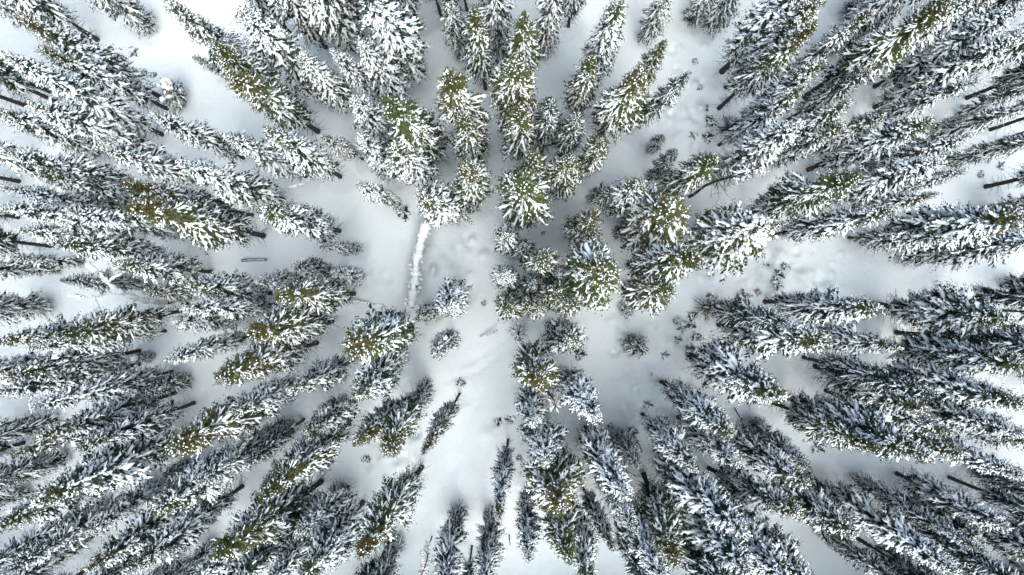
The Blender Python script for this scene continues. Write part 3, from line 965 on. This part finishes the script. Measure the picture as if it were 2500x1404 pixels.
def ground_z(x, y):
    ix = min(max(np.searchsorted(GX, x) - 1, 0), len(GX) - 2)
    iy = min(max(np.searchsorted(GY, y) - 1, 0), len(GY) - 2)
    fx = (x - GX[ix]) / (GX[ix + 1] - GX[ix])
    fy = (y - GY[iy]) / (GY[iy + 1] - GY[iy])
    return float((ZZ[iy, ix] * (1 - fx) + ZZ[iy, ix + 1] * fx) * (1 - fy) + (ZZ[iy + 1, ix] * (1 - fx) + ZZ[iy + 1, ix + 1] * fx) * fy)

ny, nx = XX.shape
idx = np.arange(ny * nx).reshape(ny, nx)
q = np.stack([idx[:-1, :-1], idx[:-1, 1:], idx[1:, 1:], idx[1:, :-1]], -1).reshape(-1, 4)
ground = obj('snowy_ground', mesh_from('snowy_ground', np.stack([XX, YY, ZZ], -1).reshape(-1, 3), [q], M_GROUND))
tag(ground, 'smooth snow covering the forest floor between the trees', None, None, 'structure')

# ---------------------------------------------------------------- snow caps, twigs, lumps
def blob_mesh(name, seed, rx, ry, rz, n=1, spread=0.0):
    """A cap of wet snow: lumpy flattened balls grown together."""
    rng = np.random.default_rng(seed)
    parts = []
    for k in range(n):
        nr, ns = 9, 14
        th = np.linspace(0.02, np.pi - 0.02, nr)
        ph = np.linspace(0, 2 * np.pi, ns, endpoint=False)
        a, b, c = rng.random(3) * 6.28
        rr = 1 + 0.16 * np.sin(2 * ph[None] + a + 1.3 * th[:, None]) + 0.10 * np.sin(3 * ph[None] + b - 2 * th[:, None]) + 0.06 * rng.normal(0, 1, (nr, ns))
        sc = rng.uniform(0.6, 1.0) if k else 1.0
        ox, oy = (rng.normal(0, spread, 2) if k else (0, 0))
        V = np.stack([np.sin(th)[:, None] * np.cos(ph)[None] * rr * rx * sc + ox,
                      np.sin(th)[:, None] * np.sin(ph)[None] * rr * ry * sc + oy,
                      np.cos(th)[:, None] * rr * rz * sc * np.ones_like(ph)[None] - 0.25 * (ox * ox + oy * oy)], -1).reshape(-1, 3)
        i = np.arange(nr - 1)[:, None] * ns
        j = np.arange(ns)[None]
        j2 = (j + 1) % ns
        parts.append((V, np.stack([i + j, i + ns + j, i + ns + j2, i + j2], -1).reshape(-1, 4)))
    V, F = join(parts)
    return mesh_from(name, V, F, M_SNOW, True)

cap_seed = [0]
def cap(root, x, y, z, r, zs, n=4, drop=0.25):
    cap_seed[0] += 1
    rng = np.random.default_rng(cap_seed[0])
    parts = [lumps(np.array([[-.35 * r, 0, -.1 * r]]), np.array([[0, .2 * r, .1 * r]]), np.array([[.45 * r, 0, -.1 * r]]), np.array([r * .5]), np.array([r * .38]), rng, 9, 10, 0.15, 0.0, 0.5)]
    m = n * 5
    a = rng.random(m) * 6.283
    q = r * rng.uniform(0.15, 0.75, m)
    c = np.stack([np.cos(a) * q, np.sin(a) * q, -0.5 * q * q / r - 0.05 * r], -1)
    e = c + np.stack([np.cos(a), np.sin(a), np.full(m, -0.5)], -1) * (r * rng.uniform(0.15, 0.45, m))[:, None]
    w_ = r * rng.uniform(0.10, 0.26, m)
    parts.append(lumps(c, (c + e) / 2 + [0, 0, .06 * r], e, w_, w_ * 0.8, rng, 6, 6, 0.3, 0.4, 0.5))
    V, F = join(parts)
    o = obj('snow_cap', mesh_from('snow_cap', V, F, M_SNOW), root)
    o.location = (x, y, z)
    o.scale = (1, 1, zs)
    return o

# ---------------------------------------------------------------- planting
used = {}
def plant(i, x, y, tip, r, st):
    h = tip.z
    look = {'C': 'F', 'W': 'M'}.get(st, st)
    size = 'wide' if look == 'L' and r > 2 else 'small' if h < 11 else 'tall'
    if (look, size) not in PROTOS:
        look = {'G': 'M', 'L': 'H'}.get(look, 'F')
    k = used.get((look, size), 0)
    used[look, size] = k + 1
    lst = PROTOS[look, size]
    parts = lst[k % len(lst)]
    H, R = SIZES[size]
    root = obj('fir_tree', None)
    z0 = ground_z(x, y)
    ax = tip - Vector((x, y, z0))
    rot = Vector((0, 0, 1)).rotation_difference(ax.normalized()) @ Quaternion((0, 0, 1), random.uniform(0, 6.283))
    root.rotation_mode = 'QUATERNION'
    root.rotation_quaternion = rot
    root.location = (x, y, z0)
    sr = r / R
    root.scale = (sr, sr, ax.length / H)
    made = {}
    for nm, me in sorted(parts.items(), key=lambda e: e[0] in ('snow', 'dead_branches')):
        if nm in ('trunk', 'crown', 'crown_tip'):
            made[nm] = obj(nm, me, root)
        else:                      # snow lies on the crown, dead branches grow from the trunk
            made[nm] = obj(nm, me, made['crown' if nm == 'snow' else 'trunk'])
            made[nm]['kind'] = 'stuff'
    if st == 'C':
        cap(root, 0.0, 0.0, H * 0.93, 1.25 / sr * min(r, 0.95), H / ax.length, 1)
    if st == 'W':
        cap(root, 0.55, -0.35, H * 0.62, 1.0, H / ax.length, 7, 0.0)
    return root

random.seed(3)
ROOTS = []
for i, (x, y, tip, r, st) in enumerate(SPECS):
    o = plant(i, x, y, tip, r, st)
    ROOTS.append(o)

# what each fir looks like and where it stands
LOOK = {'G': 'olive-tipped snowy fir', 'M': 'snow-striped green fir', 'H': 'white snow-laden fir', 'F': 'grey-green frosted fir',
        'D': 'dark thinly snowed fir', 'L': 'clod-dotted snowy fir', 'C': 'fir stub under a snow cap', 'W': 'fir weighed down by snow'}
ORD = ['first', 'second', 'third', 'fourth', 'fifth', 'sixth', 'seventh', 'eighth', 'ninth', 'tenth', 'eleventh', 'twelfth', 'thirteenth', 'fourteenth', 'fifteenth']
HOUR = ['twelve', 'one', 'two', 'three', 'four', 'five', 'six', 'seven', 'eight', 'nine', 'ten', 'eleven']
def tip_px(tip):
    k = CAM_H / (CAM_H - tip.z)
    return 1250 + tip.x * k * PPM, 702 - tip.y * k * PPM
places = {}
for i, (x, y, tip, r, st) in enumerate(SPECS):
    if (TREES[i][0], TREES[i][1]) in OWN_LABEL:
        tag(ROOTS[i], OWN_LABEL[TREES[i][0], TREES[i][1]], 'fir tree', 'snow covered firs of the forest')
        continue
    px, py = tip_px(tip)
    size = 'small' if tip.z < 11 else 'slim' if r < 0.9 else 'broad' if r > 1.65 else 'tall'
    look = size + ' ' + LOOK[st]
    if px < 0 or px > 2500 or py < 0 or py > 1404:
        fx, fy = 1250 + x * PPM, 702 - y * PPM
        # the edge the crown leaves through
        ks = {}
        if px < 0: ks['left'] = fx / (fx - px)
        if px > 2500: ks['right'] = (2500 - fx) / (px - fx)
        if py < 0: ks['top'] = fy / (fy - py)
        if py > 1404: ks['bottom'] = (1404 - fy) / (py - fy)
        e = min(ks, key=ks.get)
        cross = fx + (px - fx) * ks[e] if e in ('top', 'bottom') else fy + (py - fy) * ks[e]
        places.setdefault((look, e), []).append((cross, i))
    else:
        hour = int(round(math.degrees(math.atan2(px - 1250, 702 - py)) / 30)) % 12
        places.setdefault((look, hour), []).append((math.hypot(px - 1250, py - 702), i))
for (look, where), lst in places.items():
    lst.sort()
    for k, (_, i) in enumerate(lst):
        if isinstance(where, str):
            side = 'the left' if where in ('top', 'bottom') else 'the top'
            if len(lst) == 1:
                lab = f'{look}, the only such cut off by the {where} edge'
            else:
                lab = f'{look} cut off by the {where} edge, {ORD[k]} such from {side}'
        elif len(lst) == 1:
            lab = f'{look}, the only such one pointing to {HOUR[where]} o\'clock'
        else:
            lab = f'{look} pointing to {HOUR[where]} o\'clock, {ORD[k]} such outward from the centre'
        tag(ROOTS[i], lab, 'fir tree', 'snow covered firs of the forest')

# ---------------------------------------------------------------- bare trees, shrubs, logs
def bare_meshes(seed, h, spread, r0, n, cb, mtwig, snowy, pale=False):
    """Leafless tree: trunk, fine branches (with side twigs), a dusting of snow lying on them."""
    rng = np.random.default_rng(seed)
    k = 12
    zz = np.linspace(-0.5, h, k)
    sw = 0.012 * h * np.sin(zz / h * 5 + rng.random() * 6) * np.clip(zz / h * 3, 0, 1)
    path = np.stack([sw, -0.7 * sw, zz], -1)
    out = {'trunk': tubes(path[None], np.linspace(r0, 0.02, k)[None], 9)}
    z0 = rng.uniform(h * cb, h * 0.97, n)
    f = (z0 - h * cb) / (h * (1 - cb))
    a = rng.random(n) * 6.283
    ln = spread * rng.uniform(0.5, 1.1, n) * (1.05 - 0.75 * f)
    u = np.linspace(0, 1, 5)
    el = rng.uniform(0.1, 0.8, n)
    cx = np.interp(z0, zz, path[:, 0])
    cy = np.interp(z0, zz, path[:, 1])
    P = np.stack([cx[:, None] + np.cos(a)[:, None] * ln[:, None] * u, cy[:, None] + np.sin(a)[:, None] * ln[:, None] * u,
                  z0[:, None] + ln[:, None] * (el[:, None] * u - 0.25 * u * u)], -1) + rng.normal(0, 0.03, (n, 5, 3)) * u[None, :, None]
    parts = [tubes(P, np.linspace(0.032, 0.012, 5)[None].repeat(n, 0), 3)]
    for c in range(4):
        t = rng.integers(1, 4, n)
        b = P[np.arange(n), t]
        a2 = a + rng.normal(0, 0.9, n)
        l2 = ln * rng.uniform(0.2, 0.5, n)
        e = b + np.stack([np.cos(a2) * l2, np.sin(a2) * l2, l2 * rng.uniform(-0.1, 0.7, n)], -1)
        parts.append(tubes(np.stack([b, (b + e) / 2 + rng.normal(0, 0.03, b.shape), e], 1), np.array([[0.016, 0.012, 0.007]]).repeat(n, 0), 3))
    out['branches'] = join(parts)
    m = int(n * snowy)
    if m:
        i = rng.integers(0, n, m)
        w_ = rng.uniform(0.03, 0.085, m)
        out['snow'] = join([lumps(P[i, 1], P[i, 2] * 2 - 0.5 * (P[i, 1] + P[i, 4]), P[i, 4], w_, w_ * 0.8, rng, 5, 4, 0.4, 0.9)])
    return out

def px_foot_tip(fx, fy, tx, ty, lim_deg=25, h=None):
    x, y = gxy(fx, fy)
    if h is None:
        h = CAM_H * (1 - math.hypot(fx - 1250, fy - 702) / max(1, math.hypot(tx - 1250, ty - 702)))
    gx, gy = gxy(tx, ty)
    return x, y, Vector((gx * (1 - h / CAM_H), gy * (1 - h / CAM_H), h))

def stand(root, x, y, tip, sink=0.0):
    z0 = ground_z(x, y) - sink
    ax = tip - Vector((x, y, z0))
    root.rotation_mode = 'QUATERNION'
    root.rotation_quaternion = Vector((0, 0, 1)).rotation_difference(ax.normalized())
    root.location = (x, y, z0)
    return ax.length

def bare_tree(name, label, cat, seed, foot, tip, spread, r0, n, cb, mtwig, mbark, snowy, h=None, group=None):
    x, y, t = px_foot_tip(foot[0], foot[1], tip[0], tip[1], h=h)
    root = obj(name, None)
    L = stand(root, x, y, t)
    for nm, (V, F) in bare_meshes(seed, L, spread, r0, n, cb, mtwig, snowy).items():
        F = F if isinstance(F, list) else [F]
        o = obj(nm, mesh_from(nm, V, F, {'trunk': mbark, 'branches': mtwig, 'snow': M_SNOW}[nm], nm != 'branches'), root)
        if nm != 'trunk':
            o['kind'] = 'stuff'
    return tag(root, label, cat, group)

for a in BARE:
    bare_tree(*a)

def polyline_log(name, label, cat, pts, r0, r1, snow_w, snow_h, bark=None, stubs=0, seed=1, parent=None):
    """A stem along (photo x, photo y, height m) points, with a bank of snow lying on top."""
    rng = np.random.default_rng(seed)
    P = []
    for px, py, z in pts:
        gx, gy = gxy(px, py)
        s_ = 1 - z / CAM_H
        P.append((gx * s_, gy * s_, z + ground_z(gx * s_, gy * s_)))
    P = np.array(P)
    d = np.concatenate([[0], np.cumsum(np.linalg.norm(np.diff(P, axis=0), axis=1))])
    m = max(6, int(d[-1] / 0.35))
    dd = np.linspace(0, d[-1], m)
    Q = np.stack([np.interp(dd, d, P[:, c]) for c in range(3)], -1)
    Q[1:-1] = (Q[:-2] + 2 * Q[1:-1] + Q[2:]) / 4
    ctr = Q[0].copy()
    if parent is None:
        root = obj(name, None)
        root.location = ctr
        tag(root, label, cat)
    else:
        root = parent
        ctr = np.array(parent.location)
    Q = Q - ctr
    V, q = tubes(Q[None], np.linspace(r0, r1, m)[None], 8)
    st = obj('trunk' if parent is None else 'limb', mesh_from('stem', V, [q], bark or M_BARK), root)
    parts = []
    nl = max(3, int(d[-1] / 0.55))
    ii = np.linspace(0, m - 3, nl).astype(int)
    jj = np.minimum(ii + np.maximum(2, int(1.1 / max(d[-1] / m, 1e-3))), m - 1)
    A, C = Q[ii], Q[jj]
    lift = np.array([0, 0, 1.0]) * (np.linspace(r0, r1, m)[ii] + snow_h * 0.35)[:, None]
    w_ = snow_w * rng.uniform(0.7, 1.2, nl)
    off = rng.normal(0, snow_w * 0.10, (nl, 3)) * np.array([1, 1, 0.3])
    parts.append(lumps(A + lift + off, (A + C) / 2 + lift * 1.15 + off, C + lift + off, w_, np.full(nl, snow_h) * rng.uniform(0.7, 1.2, nl), rng, 9, 8, 0.42, 0.1, 0.45))
    if stubs:
        k = rng.integers(1, m - 1, stubs)
        T = norm(np.gradient(Q, axis=0))[k]
        sd = np.where(rng.random(stubs) < 0.5, 1, -1)[:, None]
        lat = norm(np.cross(T, np.array([0, 0, 1.0]))) * sd
        B = Q[k]
        E = B + lat * rng.uniform(0.35, 0.8, (stubs, 1)) * (snow_w / 0.4) + np.array([0, 0, 1.0]) * rng.uniform(-0.05, 0.3, (stubs, 1))
        V2, q2 = tubes(np.stack([B, (B + E) / 2 + rng.normal(0, .04, B.shape), E], 1), np.array([[0.05, 0.035, 0.02]]).repeat(stubs, 0), 4)
        o = obj('branch_stubs', mesh_from('branch_stubs', V2, [q2], M_TWIG), root)
        o['kind'] = 'stuff'
        w2 = rng.uniform(0.10, 0.2, stubs) * (snow_w / 0.4)
        parts.append(lumps((B + E) / 2 + [0, 0, .05], (B + 3 * E) / 4 + [0, 0, .1], E + [0, 0, .03], w2, w2 * 0.8, rng, 5, 5, 0.3))
    V, F = join(parts)
    o = obj('snow', mesh_from('snow', V, F, M_SNOW), root)
    o['kind'] = 'stuff'
    return root

for a in LOGS:
    polyline_log(*a)
fork = polyline_log('dead_tree', 'forked dead tree leaning low with every limb thickly coated in white snow', 'dead tree',
                    [(455, 742, 0.2), (400, 738, 3.2), (345, 733, 5.0), (290, 712, 7.0), (262, 690, 8.3), (240, 662, 9.0), (210, 643, 9.6)], 0.17, 0.05, 0.20, 0.13, None, 8, 4)
for b_ in ([(300, 716, 6.6), (268, 716, 7.4), (230, 722, 8.2), (185, 732, 8.8)], [(262, 690, 8.3), (272, 678, 8.6), (300, 668, 9.2)],
           [(232, 724, 8.0), (236, 745, 8.2), (255, 770, 8.4)], [(345, 733, 5.0), (330, 722, 5.6), (312, 705, 6.0)], [(210, 725, 8.4), (190, 718, 8.8), (165, 722, 9.0)]):
    polyline_log('x', None, None, b_, 0.06, 0.03, 0.11, 0.08, None, 3, 5, fork)

# shrubs half buried in the snow
def shrub_proto(seed, reach, tall, n):
    rng = np.random.default_rng(seed)
    a = rng.random(n) * 6.283
    l = reach * rng.uniform(0.4, 1.1, n)
    u = np.linspace(0, 1, 4)
    hh = tall * rng.uniform(0.3, 1.1, n)
    P = np.stack([np.cos(a)[:, None] * l[:, None] * u, np.sin(a)[:, None] * l[:, None] * u, hh[:, None] * (u - 0.35 * u * u) - 0.1], -1) + rng.normal(0, 0.05 * reach, (n, 4, 3))
    stems = tubes(P, np.array([[0.024, 0.018, 0.014, 0.008]]).repeat(n, 0), 3)
    m = n * 9
    i, t = rng.integers(0, n, m), rng.integers(1, 4, m)
    B = P[i, t]
    dirn = norm(rng.normal(0, 1, (m, 3)) * [1, 1, .6] + norm(P[i, 3] - P[i, 0]) * 0.8)
    ll = rng.uniform(0.10, 0.26, m) * reach / 0.6
    side_ = norm(np.cross(dirn, rng.normal(0, 1, (m, 3)))) * (ll * 0.22)[:, None]
    mid = B + dirn * (ll * 0.5)[:, None]
    V = np.stack([B, mid + side_, B + dirn * ll[:, None], mid - side_], 1).reshape(-1, 3)
    leaves = (V, np.arange(len(V)).reshape(-1, 4))
    k = int(n * 0.4)
    i = rng.integers(0, n, k)
    w_ = rng.uniform(0.05, 0.13, k) * reach / 0.6
    sn = lumps(P[i, 1], P[i, 2] + [0, 0, .05], P[i, 3], w_, w_ * 0.8, rng, 5, 5, 0.35, 0.8)
    return {'stems': mesh_from('stems', stems[0], [stems[1]], M_TWIG, False),
            'foliage': mesh_from('foliage', leaves[0], [leaves[1]], M_NEEDLE, False, {'olive': np.zeros(len(V)), 'shade': np.repeat(rng.random(m), 4), 'frost': np.repeat((rng.random(m) < 0.2) * 0.8, 4)}),
            'snow': mesh_from('snow', sn[0], [sn[1]], M_SNOW)}
SHRUB_P = [shrub_proto(40 + i, 0.6, 0.6, 34) for i in range(4)]
for i, (px, py, rad, label) in enumerate(SHRUBS):
    x, y = gxy(px, py)
    root = obj('shrub', None)
    root.location = (x, y, ground_z(x, y))
    root.rotation_euler = (0, 0, rng_g.uniform(0, 6.28))
    s_ = rad / PPM / 0.62
    root.scale = (s_, s_, s_)
    for nm, me in SHRUB_P[i % 4].items():
        o = obj(nm, me, root)
        o['kind'] = 'stuff'
    tag(root, label, 'shrub', 'shrubs poking through the snow')

# loads of wet snow on single trees: photo spot, height m, radius m
def nearest_root(px, py):
    return min(range(len(SPECS)), key=lambda i: 1e9 if TREES[i][0] == 'b' else math.hypot(TREES[i][0] - px, TREES[i][1] - py))
for tx, ty, dz, rad in CAPS:
    i = nearest_root(tx, ty)
    root = ROOTS[i]
    size = 'small' if SPECS[i][2].z < 11 else 'tall'
    H = SIZES[size][0]
    sx, sz = root.scale[0], root.scale[2]
    cap(root, 0, 0, H - dz / sz, rad / sx, sx / sz, 4)

# ---------------------------------------------------------------- the forest that goes on beyond the picture
low = [fir_proto('M', 900 + i, True) for i in range(3)]
def forest_part(which):
    rng = np.random.default_rng(5)
    Vs, Fs, o_, s_, o = [], [], [], [], 0
    for j in range(400):
        while True:
            x, y = rng.uniform(-62, 62), (rng.uniform(-44, -27) if j % 4 == 0 else rng.uniform(-58, 42))
            if abs(x) > 46.5 or abs(y) > 27:
                break
        mm = low[j % 3][which]
        h, a, rr = rng.uniform(0.75, 1.1), rng.uniform(0, 6.28), rng.uniform(1.2, 1.7)
        V = mm[0]
        c, s = math.cos(a) * rr, math.sin(a) * rr
        V = np.stack([V[:, 0] * c - V[:, 1] * s + x, V[:, 0] * s + V[:, 1] * c + y, V[:, 2] * h], -1)
        Vs.append(V)
        for f in (mm[1] if isinstance(mm[1], list) else [mm[1]]):
            Fs.append(f + o)
        o += len(V)
        if which in ('crown', 'crown_tip'):
            o_.append(mm[2]); s_.append(mm[3])
    at = {'olive': np.concatenate(o_), 'shade': np.concatenate(s_)} if o_ else None
    return Vs, Fs, at
froot = None
for which, m_ in (('crown', M_NEEDLE), ('snow', M_SNOW), ('trunk', M_BARK)):
    Vs, Fs, at = forest_part(which)
    me = mesh_from('forest', np.concatenate(Vs), Fs, m_, False, at)
    o = obj('forest' if froot is None else {'snow': 'snow', 'trunk': 'trunks'}[which], me, froot)
    if froot is None:
        froot = tag(o, 'snowy forest going on beyond the trees of the clearing', None, None, 'stuff')
    else:
        o['kind'] = 'stuff'
